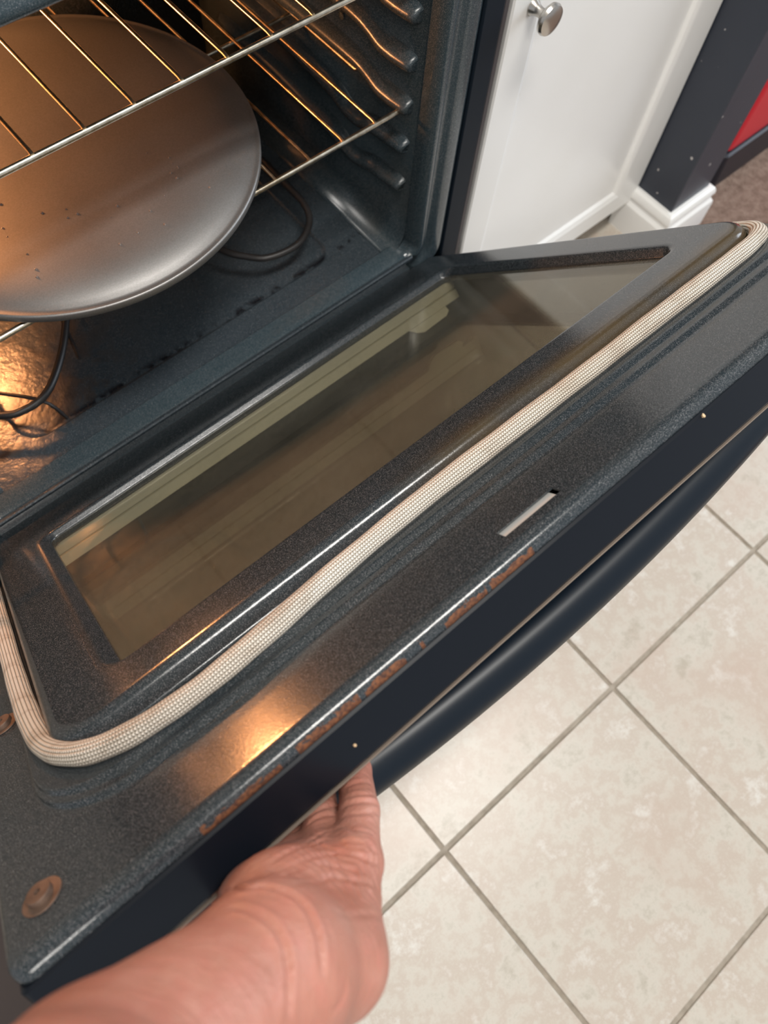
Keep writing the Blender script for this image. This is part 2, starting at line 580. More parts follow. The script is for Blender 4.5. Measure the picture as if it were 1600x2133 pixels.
# shaker door: frame loops with recessed panel
b = MB()
zx = lambda x0, x1, z0, z1, y: [(x0, y, z0), (x1, y, z0), (x1, y, z1), (x0, y, z1)]
dx0, dx1, dz0, dz1 = 0.7785, 1.2435, 0.063, 0.655
ix0, ix1, iz0, iz1 = 0.834, 1.172, 0.116, 0.600
b.loops([zx(dx0, dx1, dz0, dz1, 0.021), zx(dx0, dx1, dz0, dz1, 0.002), zx(dx0 + .002, dx1 - .002, dz0 + .002, dz1 - .002, 0.0),
         zx(ix0 - .012, ix1 + .014, iz0 - .012, iz1 + .012, 0.0), zx(ix0 - .008, ix1 + .008, iz0 - .008, iz1 + .008, 0.002),
         zx(ix0 - .004, ix1 + .004, iz0 - .004, iz1 + .004, 0.0032),
         zx(ix0, ix1, iz0, iz1, 0.008)], cap0=True, cap1=True)
cdoor = part(b, 'door', M_white, cab, CO, angle=20)
b = MB()
b.box((dx0, 0.0, 0.662), (dx1, 0.021, 0.86))
part(b, 'drawer', M_white, cab, CO, bevel=0.002)
b = MB()
b.lathe([(0.0, 0.0), (0.0085, 0.0), (0.0085, 0.002), (0.0062, 0.006), (0.0052, 0.012), (0.0058, 0.0165), (0.012, 0.0195), (0.0158, 0.0225),
         (0.0165, 0.0255), (0.0152, 0.0285), (0.010, 0.0305), (0.0, 0.0312)], 40)
kn = b.build('knob', M_nickel, cdoor)
kn.rotation_euler = (math.radians(90), 0, 0)
kn.location = (0.8105, 0.0005, 0.5880)
b = MB()
b.lathe([(0.0, 0.0), (0.0016, 0.0), (0.0016, 0.0006), (0.0, 0.0010)], 12)
dr = b.build('drip_mark', M_stain, cdoor)
dr.rotation_euler = (math.radians(90), 0, 0)
dr.scale = (1, 3.2, 1)
dr.location = (0.8345, 0.008, 0.468)

# red and black bin on the carpet
RX = (1.66, 0.12, 0)
bin_ = empty('plastic_bin', 'glossy red and black plastic bin on the brown carpet behind the navy wall', 'bin', RX)
b = MB()
ls = []
for z, e in ((0.0005, 0.0), (0.004, 0.004), (0.02, 0.004), (0.070, 0.0), (0.074, -0.004)):
    ls.append([(x, y, z) for x, y in rrect(1.452 - e, 1.87 + e, -0.046 - e, 0.30 + e, 0.012)])
b.loops(ls, cap0=True, cap1=True)
part(b, 'base', M_redbase, bin_, RX)
b = MB()
ls = []
for z, e in ((0.0745, 0.002), (0.078, 0.010), (0.10, 0.012), (0.34, 0.018), (0.36, 0.010), (0.366, -0.01)):
    ls.append([(x, y, z) for x, y in rrect(1.462 - e, 1.86 + e, -0.030 - e, 0.29 + e, 0.02)])
b.loops(ls, cap0=True, cap1=True)
part(b, 'shell', M_red, bin_, RX)
b = MB()
b.box((1.430, -0.030, 0.001), (1.4472, 0.02, 0.068))
part(b, 'foot', M_red, bin_, RX, bevel=0.003)

# ------------------------------------------------------------------ the range
RO = (0.375, 0.3, 0)
rng = empty('oven_range', 'black electric range with its oven door pulled half open', 'oven', RO)


def rp(bld, name, mat, **kw):
    return part(bld, name, mat, rng, RO, **kw)


b = MB()
b.box((0.7365, 0.002, 0.045), (0.7680, 0.64, 0.905))
rp(b, 'side_panel', M_blackside, bevel=0.0025)
b = MB()
b.box((0.7682, 0.003, 0.045), (0.7752, 0.06, 0.905))
rp(b, 'side_trim', M_mauve, bevel=0.001)
b = MB()
b.box((-0.007, 0.006, 0.045), (0.013, 0.64, 0.905))
rp(b, 'side_panel', M_blackside, bevel=0.0025)
b = MB()
b.box((0.013, 0.62, 0.05), (0.737, 0.638, 0.90))
rp(b, 'back_panel', M_blackside)
b = MB()
b.box((-0.008, -0.012, 0.906), (0.767, 0.645, 0.925))
rp(b, 'cooktop', M_black, bevel=0.004)
b = MB()
b.box((0.014, -0.004, 0.812), (0.736, 0.04, 0.905))
rp(b, 'front_rail', M_frame, bevel=0.006, segs=3)
b = MB()
b.box((0.0, -0.016, 0.055), (0.75, 0.004, 0.192))
b.box((0.03, 0.004, 0.06), (0.72, 0.5, 0.185))
rp(b, 'drawer', M_black, bevel=0.004)
for fx, fy in ((0.05, 0.06), (0.70, 0.06), (0.05, 0.58), (0.70, 0.58)):
    b = MB()
    b.lathe([(0.0, 0.001), (0.016, 0.001), (0.018, 0.006), (0.008, 0.012), (0.008, 0.05), (0.0, 0.05)], 20)
    o = b.build('leveling_foot', M_dark, rng)
    o.location = (fx - RO[0], fy - RO[1], 0)

# oven front frame: rolled ring round the opening
OX0, OX1, OZ0, OZ1 = 0.0715, 0.6815, 0.308, 0.777
b = MB()
ls = []
for e, y, r in ((0.0, 0.030, 0.012), (0.0, 0.012, 0.012), (0.0015, 0.006, 0.014), (0.005, 0.0015, 0.017), (0.010, 0.000, 0.020), (0.015, 0.0018, 0.024), (0.019, 0.0045, 0.026),
                (0.024, 0.0042, 0.028), (0.029, 0.001, 0.03), (0.034, 0.000, 0.032), (0.046, 0.0005, 0.032), (0.0515, 0.003, 0.032), (0.054, 0.010, 0.032), (0.054, 0.03, 0.032)):
    eb = min(e, 0.034) if e < 0.04 else 0.034 + (e - 0.034) * 0.6
    ls.append([(x, y + (0.055 if e > 0.001 else 0) * max(0.0, min(1.0, (OZ0 - 0.004 - z) / 0.010)) * max(0.0, min(1.0, min(OX1 + 0.006 - x, x - OX0 + 0.006) / 0.03)), z) for x, z in rrect(OX0 - e, OX1 + e, OZ0 - eb, OZ1 + min(e, 0.03), r, 8)])
b.loops(ls)
rp(b, 'front_frame', M_frame, angle=50)

# cavity liner: open box with filleted lower corners
b = MB()
fr = 0.03
zf = 0.302
prof = []
for k in range(9):
    a = math.radians(180 + 90 * k / 8)
    prof.append((OX0 + fr + fr * math.cos(a), zf + fr + fr * math.sin(a)))
for k in range(9):
    a = math.radians(270 + 90 * k / 8)
    prof.append((OX1 - fr + fr * math.cos(a), zf + fr + fr * math.sin(a)))
prof = [(OX0, 0.79)] + prof + [(OX1, 0.79)]
YB = 0.455
left = prof[:11] ; right = prof[10:]
wall_prof_l = [prof[0]] + prof[1:10]
wall_prof_r = prof[10:]
b.loops([[(x, y, z) for x, z in wall_prof_l] for y in (0.022, YB)], closed=False)
b.loops([[(x, y, z) for x, z in wall_prof_r] for y in (0.022, YB)], closed=False)
b.add([(OX0, YB, zf), (OX1, YB, zf), (OX1, YB, 0.79), (OX0, YB, 0.79)], [(0, 1, 2, 3)])
b.add([(OX0, 0.022, 0.79), (OX1, 0.022, 0.79), (OX1, YB, 0.79), (OX0, YB, 0.79)], [(0, 1, 2, 3)])
liner = rp(b, 'cavity_liner', M_cav, angle=40)
so = liner.modifiers.new('solid', 'SOLIDIFY')
so.thickness, so.offset = 0.004, 0
# cavity floor with a shallow recessed pan
b = MB()
fx0, fx1 = OX0 + fr, OX1 - fr
ls = [[(x, y, zf) for x, y in rrect(fx0, fx1, 0.020, YB, 0.0005, 8)],
      [(x, y, zf) for x, y in rrect(0.150, 0.603, 0.066, 0.41, 0.03, 8)],
      [(x, y, zf - 0.001) for x, y in rrect(0.152, 0.601, 0.068, 0.408, 0.029, 8)],
      [(x, y, zf - 0.004) for x, y in rrect(0.154, 0.599, 0.070, 0.406, 0.028, 8)],
      [(x, y, zf - 0.005) for x, y in rrect(0.158, 0.595, 0.074, 0.402, 0.026, 8)]]
b.loops(ls, cap1=True)
lipx0, lipx1 = OX0 + 0.004, OX1 - 0.004
b.loops([[(x, 0.0200, zf), (x, 0.0070, 0.3040), (x, 0.0030, 0.3075), (x, 0.0005, 0.3082), (x, -0.0010, 0.3070), (x, -0.0010, 0.3030), (x, 0.020, 0.2985)] for x in (lipx0, lipx1)], closed=True, cap0=True, cap1=True)
rp(b, 'cavity_floor', M_cfloor, angle=40)

# embossed rack guides on both side walls
for side in (1, -1):
    for zt, kind in ((0.408, 0), (0.464, 0), (0.515, 1), (0.566, 1), (0.618, 1), (0.668, 1)):
        b = MB()
        xw = OX1 if side > 0 else OX0
        zz = zt - 0.004
        if kind == 0:
            path = [(0.030, 0), (0.034, 0), (0.06, -0.002), (0.082, -0.005), (0.105, -0.014), (0.13, -0.014), (0.16, -0.003), (0.24, 0.004), (0.36, 0.004), (0.40, 0.004)]
        else:
            path = [(0.030, 0), (0.034, 0), (0.055, -0.001), (0.075, -0.001), (0.095, 0.004), (0.12, 0.008), (0.20, 0.008), (0.30, 0.004), (0.37, 0.0), (0.40, 0)]
        rad = [0.007, 0.0115, 0.013, 0.013, 0.012, 0.012, 0.013, 0.013, 0.011, 0.007]
        pp = catmull([(xw, y, zz + dz) for y, dz in path], 4)
        rr = [float(np.interp(i / (len(pp) - 1), np.linspace(0, 1, 10), rad)) for i in range(len(pp))]
        b.tube(pp, rr, 16, squash=(0.85, 1.35), up=(0, 0, 1))
        rp(b, 'rack_guide', M_cav, angle=80)
# small dimples / screws in the right wall
for y, z in ((0.150, 0.548), (0.150, 0.640), (0.075, 0.606), (0.070, 0.650), (0.245, 0.60)):
    b = MB()
    b.lathe([(0.0, 0), (0.0045, 0), (0.004, 0.002), (0.0, 0.003)], 16)
    o = b.build('wall_stud', M_cav, rng)
    o.rotation_euler = (0, math.radians(-90), 0)
    o.location = (OX1 - 0.002 - RO[0], y - RO[1], z)

# bake element
b = MB()
ez = 0.336
pts = [(0.30, 0.450), (0.30, 0.425), (0.25, 0.415), (0.14, 0.41), (0.108, 0.385), (0.105, 0.25), (0.112, 0.135), (0.148, 0.0965), (0.172, 0.0865), (0.2, 0.090), (0.231, 0.114), (0.262, 0.150), (0.285, 0.19),
       (0.315, 0.29), (0.38, 0.325), (0.445, 0.29), (0.462, 0.19), (0.478, 0.135), (0.493, 0.112), (0.515, 0.092), (0.554, 0.0862), (0.586, 0.101), (0.603, 0.128), (0.607, 0.18), (0.608, 0.385), (0.575, 0.41), (0.47, 0.415), (0.42, 0.425), (0.42, 0.450)]
b.tube(catmull([(x, y, ez) for x, y in pts], 6), 0.0044, 12)
rp(b, 'bake_element', M_elem, angle=80)
for x0, y0, x1, y1 in ((0.125, 0.17, 0.205, 0.075), (0.255, 0.11, 0.285, 0.24), (0.455, 0.16, 0.47, 0.26)):
    b = MB()
    b.tube(catmull([(x0, y0, 0.3325), (x0 * .6 + x1 * .4, y0 * .6 + y1 * .4, 0.3305), (x0 * .15 + x1 * .85, y0 * .15 + y1 * .85, 0.3295), (x1, y1, 0.2985)], 5), 0.0022, 8)
    rp(b, 'element_support', M_elem, angle=80)

# oven lamp (rear left): glass cover, lit
M_bulb, nt, p = new_mat('lit_oven_bulb')
p.inputs['Emission Color'].default_value = (1.0, 0.39, 0.135, 1)
p.inputs['Emission Strength'].default_value = 22
b = MB()
b.lathe([(0.0, 0.0), (0.020, 0.0), (0.024, 0.012), (0.022, 0.026), (0.012, 0.036), (0.0, 0.038)], 24)
o = b.build('lamp_cover', M_bulb, rng)
o.rotation_euler = (math.radians(90), 0, 0)
o.location = (0.165 - RO[0], YB - 0.001 - RO[1], 0.618)
ld = bpy.data.lights.new('oven_bulb', 'POINT')
ld.energy, ld.color, ld.shadow_soft_size = 9.0, (1.0, 0.39, 0.135), 0.02
lo = bpy.data.objects.new('oven_bulb', ld)
COL.objects.link(lo)
lo.parent = rng
lo.location = (0.165 - RO[0], YB - 0.060 - RO[1], 0.618)


# ------------------------------------------------------------------ racks
def rack(label, z, yf, name='oven_rack'):
    root = empty(name, label, 'rack', (0.375, 0.22, z), 'wire racks in the oven')
    O = (0.375, 0.22, z)
    xl, xr, yb_ = 0.080, 0.6735, 0.425
    zz = z
    # perimeter with stop jogs on the side rails
    side = [(yf + 0.040, 0.0), (yf + 0.048, 0.006), (yf + 0.056, 0.0105), (yf + 0.066, 0.0105), (yf + 0.078, 0.0)]
    pr = []
    c_ = 0.006
    pr += [(xl + c_, yf, zz), (xr - c_, yf, zz), (xr - 0.002, yf + 0.002, zz), (xr, yf + c_, zz)]
    pr += [(xr, y, zz + d) for y, d in side]
    pr += [(xr, yb_ - 0.01, zz), (xr - 0.01, yb_, zz), (xl + 0.01, yb_, zz), (xl, yb_ - 0.01, zz)]
    pr += [(xl, y, zz + d) for y, d in reversed(side)]
    pr += [(xl, yf + c_, zz), (xl + 0.002, yf + 0.002, zz)]
    m = MB()
    m.tube(pr, 0.0030, 12, closed=True)
    o = m.build('frame', M_rack, root, angle=70)
    o.location = tuple(-q for q in O)
    xs = [0.5500 - 0.0452 * k for k in range(-2, 11)] if z > 0.6 else [0.6335 - 0.0447 * k for k in range(0, 13)]
    rod0 = None
    for x in xs:
        if x < xl + 0.02 or x > xr - 0.012:
            continue
        if rod0 is None:
            m = MB()
            m.tube([(0, yf - 0.001, zz + 0.0030), (0, yf + 0.004, zz + 0.0040), (0, yb_ - 0.004, zz + 0.0040), (0, yb_, zz + 0.0030)], 0.0018, 8)
            rod0 = m.build('rod', M_rod, root, angle=70)
            o = rod0
        else:
            o = bpy.data.objects.new('rod', rod0.data)
            COL.objects.link(o)
            o.parent = root
        o.location = (x - O[0], -O[1], -O[2])
    m = MB()
    for y in (0.235,):
        m.tube([(xl, y, zz - 0.001), (xr, y, zz - 0.001)], 0.0024, 8)
    o = m.build('cross_bar', M_rack, root, angle=70)
    o.location = tuple(-q for q in O)
    return root


rack('upper wire oven rack, empty, above the dark round pan', 0.6610, 0.036)
rack('lower wire oven rack carrying the dark round pan', 0.5060, 0.040)

# ------------------------------------------------------------------ pizza pan
b = MB()
R_ = 0.2040
b.lathe([(0.0, 0.0150), (0.120, 0.0150), (0.145, 0.0147), (0.160, 0.0139), (0.173, 0.0124), (0.184, 0.0100), (0.192, 0.0073), (0.1970, 0.0050), (0.1998, 0.0044), (0.2020, 0.0049), (0.2034, 0.0046), (0.2041, 0.0032), (0.2041, -0.0024),
         (0.2034, -0.0038), (0.2020, -0.0041), (0.2008, -0.0034), (0.1998, 0.0022), (0.1968, 0.0038), (0.193, 0.0060), (0.186, 0.0091), (0.176, 0.0116), (0.165, 0.0130), (0.150, 0.0136), (0.0, 0.0138)], 160)
pan = b.build('pizza_pan', M_pan, angle=60, wn=False, loc=(0.3425, 0.1925, 0.5165))
b = MB()
for _ in range(34):
    aa, rr_ = random.uniform(3.3, 5.6), random.uniform(0.09, 0.172)
    x_, y_, r_ = rr_ * math.cos(aa), rr_ * math.sin(aa), random.uniform(0.0007, 0.0016)
    z_ = float(np.interp(rr_, [0.12, 0.145, 0.160, 0.173], [0.0150, 0.0147, 0.0139, 0.0124])) - 0.0001
    b.loops([[(x_ + r_ * f_ * math.cos(k * 0.785), y_ + r_ * f_ * math.sin(k * 0.785), z_ + h_ * r_) for k in range(8)] for f_, h_ in ((1, 0), (0.85, 0.45), (0.45, 0.7))], cap1=True)
dro = b.build('grease_droplets', simple('grease_droplet', (0.16, 0.12, 0.10), 0.08), pan, wn=False)
tag(dro, kind='stuff')
tag(pan, 'large round dark nonstick pizza pan resting on the lower oven rack', 'pan')

# ------------------------------------------------------------------ oven door (local axes: a across, b up the door, n inward)
TH = 0.768107
s_, c_ = math.sin(TH), math.cos(TH)
DM = Matrix(((1, 0, 0, 0), (0, -s_, c_, -0.03), (0, c_, s_, 0.2802), (0, 0, 0, 1)))
b = MB()
PA0, PA1, PB0, PB1 = 0.0550, 0.7185, -0.050, 0.4690


def L(a0, a1, b0, b1, r, n):
    return [(x, y, n) for x, y in rrect(a0, a1, b0, b1, r, 12)]


def plug(e, r, n, ka=1.0, kb=0.4):
    return L(PA0 - e * ka, PA1 + e * ka, PB0 - e * kb, PB1 + e, r, n)


lp = [L(.1105, .6675, .0735, .4220, .010, .0085), L(.1105, .6675, .0735, .4220, .010, .0150), L(.1095, .6685, .0725, .4230, .011, .0160),
      L(.1030, .6740, .0710, .4250, .016, .0200), L(.1015, .6755, .0700, .4258, .018, .0212), L(.0990, .6775, .0680, .4275, .020, .0219), L(.0960, .6805, .0650, .4300, .022, .0220),
      plug(-.0075, .026, .0220), plug(-.0050, .027, .0218), plug(-.0025, .028, .0208), plug(-.0005, .029, .0190), plug(.0010, .030, .0165),
      plug(.0035, .032, .0095), plug(.0045, .033, .0078), plug(.0060, .034, .0070), plug(.0310, .052, .0070, .66), plug(.0325, .053, .0069, .64), plug(.0340, .054, .0064, .62), plug(.0352, .055, .0056, .605), plug(.0372, .056, .0042, .58), plug(.0388, .057, .0036, .57),
      plug(.0432, .059, .0035, .53), plug(.0446, .060, .0033, .52), plug(.0458, .061, .0028, .51), plug(.0485, .063, .0008, .49), plug(.0500, .064, .0002, .48), plug(.0530, .065, .0000, .47),
      L(.006, .744, -.074, .5700, .012, .0000), L(.0015, .7485, -.076, .5735, .012, -.0003), L(-.0010, .7510, -.078, .5768, .011, -.0016), L(-.0022, .7522, -.0785, .5792, .010, -.0040), L(-.0025, .7525, -.0788, .5802, .010, -.0075), L(-.0025, .7525, -.0788, .5798, .010, -.0100)]
b.loops(lp, flip=True)
door = b.build('door', M_liner, rng, angle=60, wn=True)
door.matrix_parent_inverse = Matrix.Identity(4)
door.matrix_basis = Matrix.Translation([-q for q in RO]) @ DM
tag(door, 'speckled blue-black enamel inner door panel')


def dp(bld, name, mat, label=None, **kw):
    o = bld.build(name, mat, door, **kw)
    if label: o['label'] = label
    return o


# latch slot is cut through the flange
cut = MB()
cut.box((0.3312, 0.5548, -0.02), (0.3793, 0.5634, 0.02))
co_ = cut.build('cutter', M_dark, smooth=False)
co_.matrix_world = DM
bpy.context.view_layer.update()
bo = door.modifiers.new('slot', 'BOOLEAN')
bo.object, bo.operation, bo.solver = co_, 'DIFFERENCE', 'EXACT'
so = door.modifiers.new('solid', 'SOLIDIFY')
so.thickness, so.offset = 0.0012, 0
door.modifiers.move(len(door.modifiers) - 1, 0)
for md in list(door.modifiers):
    if md.type == 'WEIGHTED_NORMAL':
        door.modifiers.remove(md)
bpy.context.view_layer.update()
dg = bpy.context.evaluated_depsgraph_get()
me = bpy.data.meshes.new_from_object(door.evaluated_get(dg))
door.modifiers.clear()
door.data = me
bpy.data.objects.remove(co_)
wn_ = door.modifiers.new('wn', 'WEIGHTED_NORMAL')
wn_.keep_sharp = True
bm = MB()
bm.box((0.326, 0.5530, -0.0030), (0.3772, 0.5655, -0.0016))
dp(bm, 'latch_plate', M_latch, 'light grey metal plate in the latch slot', bevel=0.0005)

# trim ring (the black top edge) and outer front panel
b = MB()
oa = lambda e, n: L(-.0030 + e, .7530 - e, -.075 + e, .5818 - e, .004, n)
ia = lambda n: L(.070, .700, .045, .535, .01, n)
b.loops([ia(-.0105), oa(.0015, -.0105), oa(0, -.0120), oa(0, -.0400), oa(.0015, -.0418), ia(-.0418), ia(-.0105)], flip=True)
dp(b, 'door_trim', M_black, 'glossy black top edge band of the door')
b = MB()
b.box((-.0025, .5800, -.0433), (.7525, .5821, -.0426))
dp(b, 'seam_strip', M_seam, 'thin tan seam line along the black edge')
b = MB()
fo = lambda e, n: L(-.0025 + e, .7525 - e, -.070 + e, .5740 - e, .006, n)
fi = lambda n: L(.095, .660, .075, .450, .012, n)
b.loops([fi(-.0437), fo(.0005, -.0437), fo(0, -.0442), fo(0, -.0486), fo(.001, -.0495), fi(-.0495), fi(-.0437)], flip=True)
dp(b, 'front_panel', M_black)
b = MB()
b.box((.0955, .0755, -.0490), (.6595, .4495, -.0450))
dp(b, 'window_pane', M_glass_out, 'tinted outer glass pane')
b = MB()
b.box((.103, .066, .0100), (.675, .429, .0148))
dp(b, 'window_pane', M_glass_in, 'greasy brown inner glass pane')
# stepped steel spacer seen through the pane on the hinge side, with a bracket tab
b = MB()
pr = [(.0660, .0095), (.0735, .0095), (.0740, -.0028), (.0700, -.0034), (.0700, -.0048), (.0745, -.0052), (.0750, -.0160), (.0715, -.0168), (.0660, -.0168)]
b.loops([[(a, y, n) for y, n in pr] for a in (.104, .672)], cap0=True, cap1=True)
dp(b, 'window_spacer', M_tan, 'tan stepped steel spacer under the glass', angle=20)
b = MB()
pr = [(.588, -.0165), (.648, -.0165), (.650, -.0230), (.644, -.0270), (.606, -.0285), (.596, -.0240)]
b.loops([[(a, y, n) for a, n in pr] for y in (.0690, .0755)], cap0=True, cap1=True)
dp(b, 'spacer_bracket', M_tan, angle=20)
b = MB()
b.box((.104, .060, -.0410), (.672, .0660, .0090))
b.box((.0985, .060, -.0410), (.1035, .430, .0090))
b.box((.6725, .060, -.0410), (.6775, .430, .0090))
b.box((.104, .4260, -.0410), (.672, .4310, .0090))
dp(b, 'window_frame', M_dark, smooth=False)

# gasket
path = [(.7270, .030, .006), (.7270, .15, .006), (.7270, .30, .006), (.7275, .405, .0065), (.7268, .436, .008), (.7210, .4600, .0095), (.7080, .4770, .0112), (.688, .4860, .0126), (.655, .4885), (.60, .4883), (.55, .4877), (.50, .4880), (.45, .4873), (.40, .4870), (.35, .4863), (.30, .4877), (.25, .4913),
        (.21, .4961), (.175, .5003), (.145, .5020), (.117, .4996), (.093, .4935), (.072, .4810), (.0575, .4630), (.0490, .4420), (.0450, .4150), (.0428, .375), (.0418, .33), (.0412, .25), (.0410, .15), (.0410, .030)]
cp = catmull([(w_[0], w_[1], w_[2] if len(w_) > 2 else 0.0132) for w_ in path], 14)
seg = 24
mb = MB()
for v in cp:
    v.x += 0.0004 * math.sin(v.x * 71) * 0.8
rads = [0.0077 * (1 + 0.035 * math.sin(i * 0.11) + 0.02 * math.sin(i * 0.37)) for i in range(len(cp))]
mb.tube(cp, rads, seg, squash=(0.92, 1.0), up=(0, 0, 1))
me = bpy.data.meshes.new('gasket')
me.from_pydata(mb.v, [], mb.f)
uvl = me.uv_layers.new(name='UVMap')
cum = [0.0]
for i in range(1, len(cp)):
    cum.append(cum[-1] + (cp[i] - cp[i - 1]).length)
for poly in me.polygons:
    poly.use_smooth = True
    ks = [me.loops[li].vertex_index for li in poly.loop_indices]
    wrap = len(ks) == 4 and max(k % seg for k in ks) - min(k % seg for k in ks) > 2
    for li in poly.loop_indices:
        vi = me.loops[li].vertex_index
        k = vi % seg
        if wrap and k == 0:
            k = seg
        uvl.data[li].uv = (cum[vi // seg], k / seg)
me.materials.append(M_gasket)
gk = bpy.data.objects.new('gasket', me)
COL.objects.link(gk)
gk.parent = door
gk['label'] = 'cream braided fibreglass gasket with brown stains'

# screws with washers
for i, (a, q) in enumerate(((.0218, .5470), (.0205, .3490))):
    b = MB()
    b.lathe([(0.0, 0.0002), (0.0106, 0.0002), (0.0110, 0.0006), (0.0108, 0.0011), (0.0074, 0.0013), (0.0070, 0.0015), (0.0070, 0.0040), (0.0066, 0.0046), (0.0018, 0.0049), (0.0016, 0.0032), (0.0, 0.0032)], 32)
    o = dp(b, 'screw', M_bolt, 'brown rusty screw and washer' if i == 0 else None)
    o.location = (a, q, 0.0004)
    o.rotation_euler = (0, 0, 0.4)
    bb = MB()

# handle: bowed bar
b = MB()
hp = []
hr = []
for i in range(41):
    a = 0.020 + 0.71 * i / 40
    t = abs(a - 0.375) / 0.355
    n = -0.1040 + 0.34 * (a - 0.372) ** 2
    n += 0.030 * max(0.0, (t - 0.90) / 0.10) ** 2
    hp.append((a, 0.5270, n))
    hr.append(0.0180)
b.tube(hp, hr, 20, squash=(1.0, 1.05), up=(0, 1, 0))
for a in (0.038, 0.712):
    n0 = -0.104 + 0.34 * (a - 0.372) ** 2
    b.tube([(a, 0.527, n0), (a, 0.527, -0.049)], 0.0150, 16, caps=True)
dp(b, 'handle', M_handle, 'bowed black door handle', angle=60)

# crumbs on the black edge band
for a, n, r in ((0.186, -0.028, 0.0011), (0.487, -0.012, 0.0016), (0.30, -0.020, 0.0005), (0.43, -0.033, 0.0006), (0.52, -0.030, 0.0005)):
    bmh = bmesh.new()
    bmesh.ops.create_icosphere(bmh, subdivisions=1, radius=r)
    for v in bmh.verts:
        v.co *= random.uniform(0.7, 1.25)
    me = bpy.data.meshes.new('crumb')
    bmh.to_mesh(me)
    bmh.free()
    me.materials.append(M_crumb)
    o = bpy.data.objects.new('crumb', me)
    COL.objects.link(o)
    o.matrix_world = DM @ Matrix.Translation((a, 0.5818 + r * 0.6, n))
    if r > 0.001:
        tag(o, 'pale crumb on the black door edge above the hand' if a < 0.3 else 'pale crumb on the black door edge at its right end', 'crumb')
    else:
        bpy.data.objects.remove(o)


# ------------------------------------------------------------------ the arm and hand
def sdf_mesh(caps, lo, hi, h):
    """caps: list of (p0, p1, r0, r1, blend, group). Smooth union of tapered capsules -> surface nets."""
    lo, hi = np.array(lo), np.array(hi)
    nn = np.ceil((hi - lo) / h).astype(int) + 1
    ax = [np.arange(n_) * h + l_ for n_, l_ in zip(nn, lo)]
    X, Y, Z = np.meshgrid(*ax, indexing='ij')
    X = X.astype(np.float32); Y = Y.astype(np.float32); Z = Z.astype(np.float32)

    def field(X, Y, Z):
        D = None
        for p0, p1, r0, r1, k in caps:
            p0, p1 = np.array(p0), np.array(p1)
            d = p1 - p0
            L2 = float(d @ d)
            t = np.clip(((X - p0[0]) * d[0] + (Y - p0[1]) * d[1] + (Z - p0[2]) * d[2]) / L2, 0, 1)
            q = np.sqrt((X - p0[0] - t * d[0]) ** 2 + (Y - p0[1] - t * d[1]) ** 2 + (Z - p0[2] - t * d[2]) ** 2) - (r0 + t * (r1 - r0))
            if D is None:
                D = q
            else:
                e = np.maximum(k - np.abs(D - q), 0) / k
                D = np.minimum(D, q) - e * e * k * 0.25
        return D
    F = field(X, Y, Z)
    s = F < 0
    c = s[:-1, :-1, :-1]
    act = np.zeros_like(c)
    allin = np.ones_like(c)
    for i in (0, 1):
        for j in (0, 1):
            for k in (0, 1):
                q = s[i:s.shape[0] - 1 + i, j:s.shape[1] - 1 + j, k:s.shape[2] - 1 + k]
                act |= q
                allin &= q
    act &= ~allin
    idx = -np.ones(act.shape, int)
    cells = np.argwhere(act)
    idx[act] = np.arange(len(cells))
    V = lo + (cells + 0.5) * h
    for _ in range(4):
        e = h * 0.25
        f0 = field(*V.T)
        g_ = np.stack([field(*(V + np.eye(3)[i] * e).T) - field(*(V - np.eye(3)[i] * e).T) for i in range(3)], 1) / (2 * e)
        gl = np.maximum((g_ ** 2).sum(1), 0.05)
        V = V - np.clip((f0 / gl)[:, None] * g_, -h, h) * 0.8
    nrm = g_ / np.sqrt(gl)[:, None]
    faces = []
    for axis in range(3):
        sa = [slice(None)] * 3
        sb = [slice(None)] * 3
        sa[axis] = slice(0, -1)
        sb[axis] = slice(1, None)
        ch = np.argwhere(s[tuple(sa)] != s[tuple(sb)])
        o1, o2 = [(1, 2), (2, 0), (0, 1)][axis]
        u, w = np.eye(3, dtype=int)[o1], np.eye(3, dtype=int)[o2]
        ok = (ch[:, o1] > 0) & (ch[:, o2] > 0) & (ch[:, o1] < idx.shape[o1]) & (ch[:, o2] < idx.shape[o2]) & (ch[:, axis] < idx.shape[axis])
        ch = ch[ok]
        q = np.stack([idx[tuple((ch - u - w).T)], idx[tuple((ch - w).T)], idx[tuple(ch.T)], idx[tuple((ch - u).T)]], 1)
        inn = s[tuple(ch.T)]
        q[~inn] = q[~inn][:, ::-1]
        faces.append(q)
    Fc = np.concatenate(faces)
    Fc = Fc[(Fc >= 0).all(1)]
    return V, nrm, Fc


def dpt(a, b_, n):
    return tuple(DM @ Vector((a, b_, n)))


ARM = dict(E=(-0.110, -0.525, 1.000), E0=(0.0330, -0.5030, 0.850), F1=(0.0400, -0.5004, 0.8150), W=(0.0970, -0.5060, 0.7560), H1=(0.1158, -0.5212, 0.7290), H2=(0.1097, -0.4940, 0.7120),
           K5=(0.1490, -0.4988, 0.6920), K4=(0.1372, -0.4896, 0.6780), K3=(0.1249, -0.4807, 0.6640), K2=(0.1127, -0.4756, 0.6520),
           P51=(0.1671, -0.4815, 0.6670), P52=(0.1805, -0.4621, 0.6400), P53=dpt(.1898, .532, -.0600),
           P41=(0.1494, -0.4700, 0.6500), P42=dpt(.1609, .542, -.0620), P43=dpt(.1690, .516, -.0600),
           P31=(0.1305, -0.4664, 0.6340), P32=dpt(.1376, .527, -.0608), P33=dpt(.1438, .502, -.0598),
           P21=(0.1121, -0.4637, 0.6260), P22=dpt(.1164, .521, -.0605), P23=dpt(.1200, .498, -.0598),
           T0=(0.1000, -0.4805, 0.6850), T1=(0.0930, -0.4703, 0.6550), T2=dpt(.0870, .549, -.0630), T3=dpt(.0830, .529, -.0605))
A = ARM
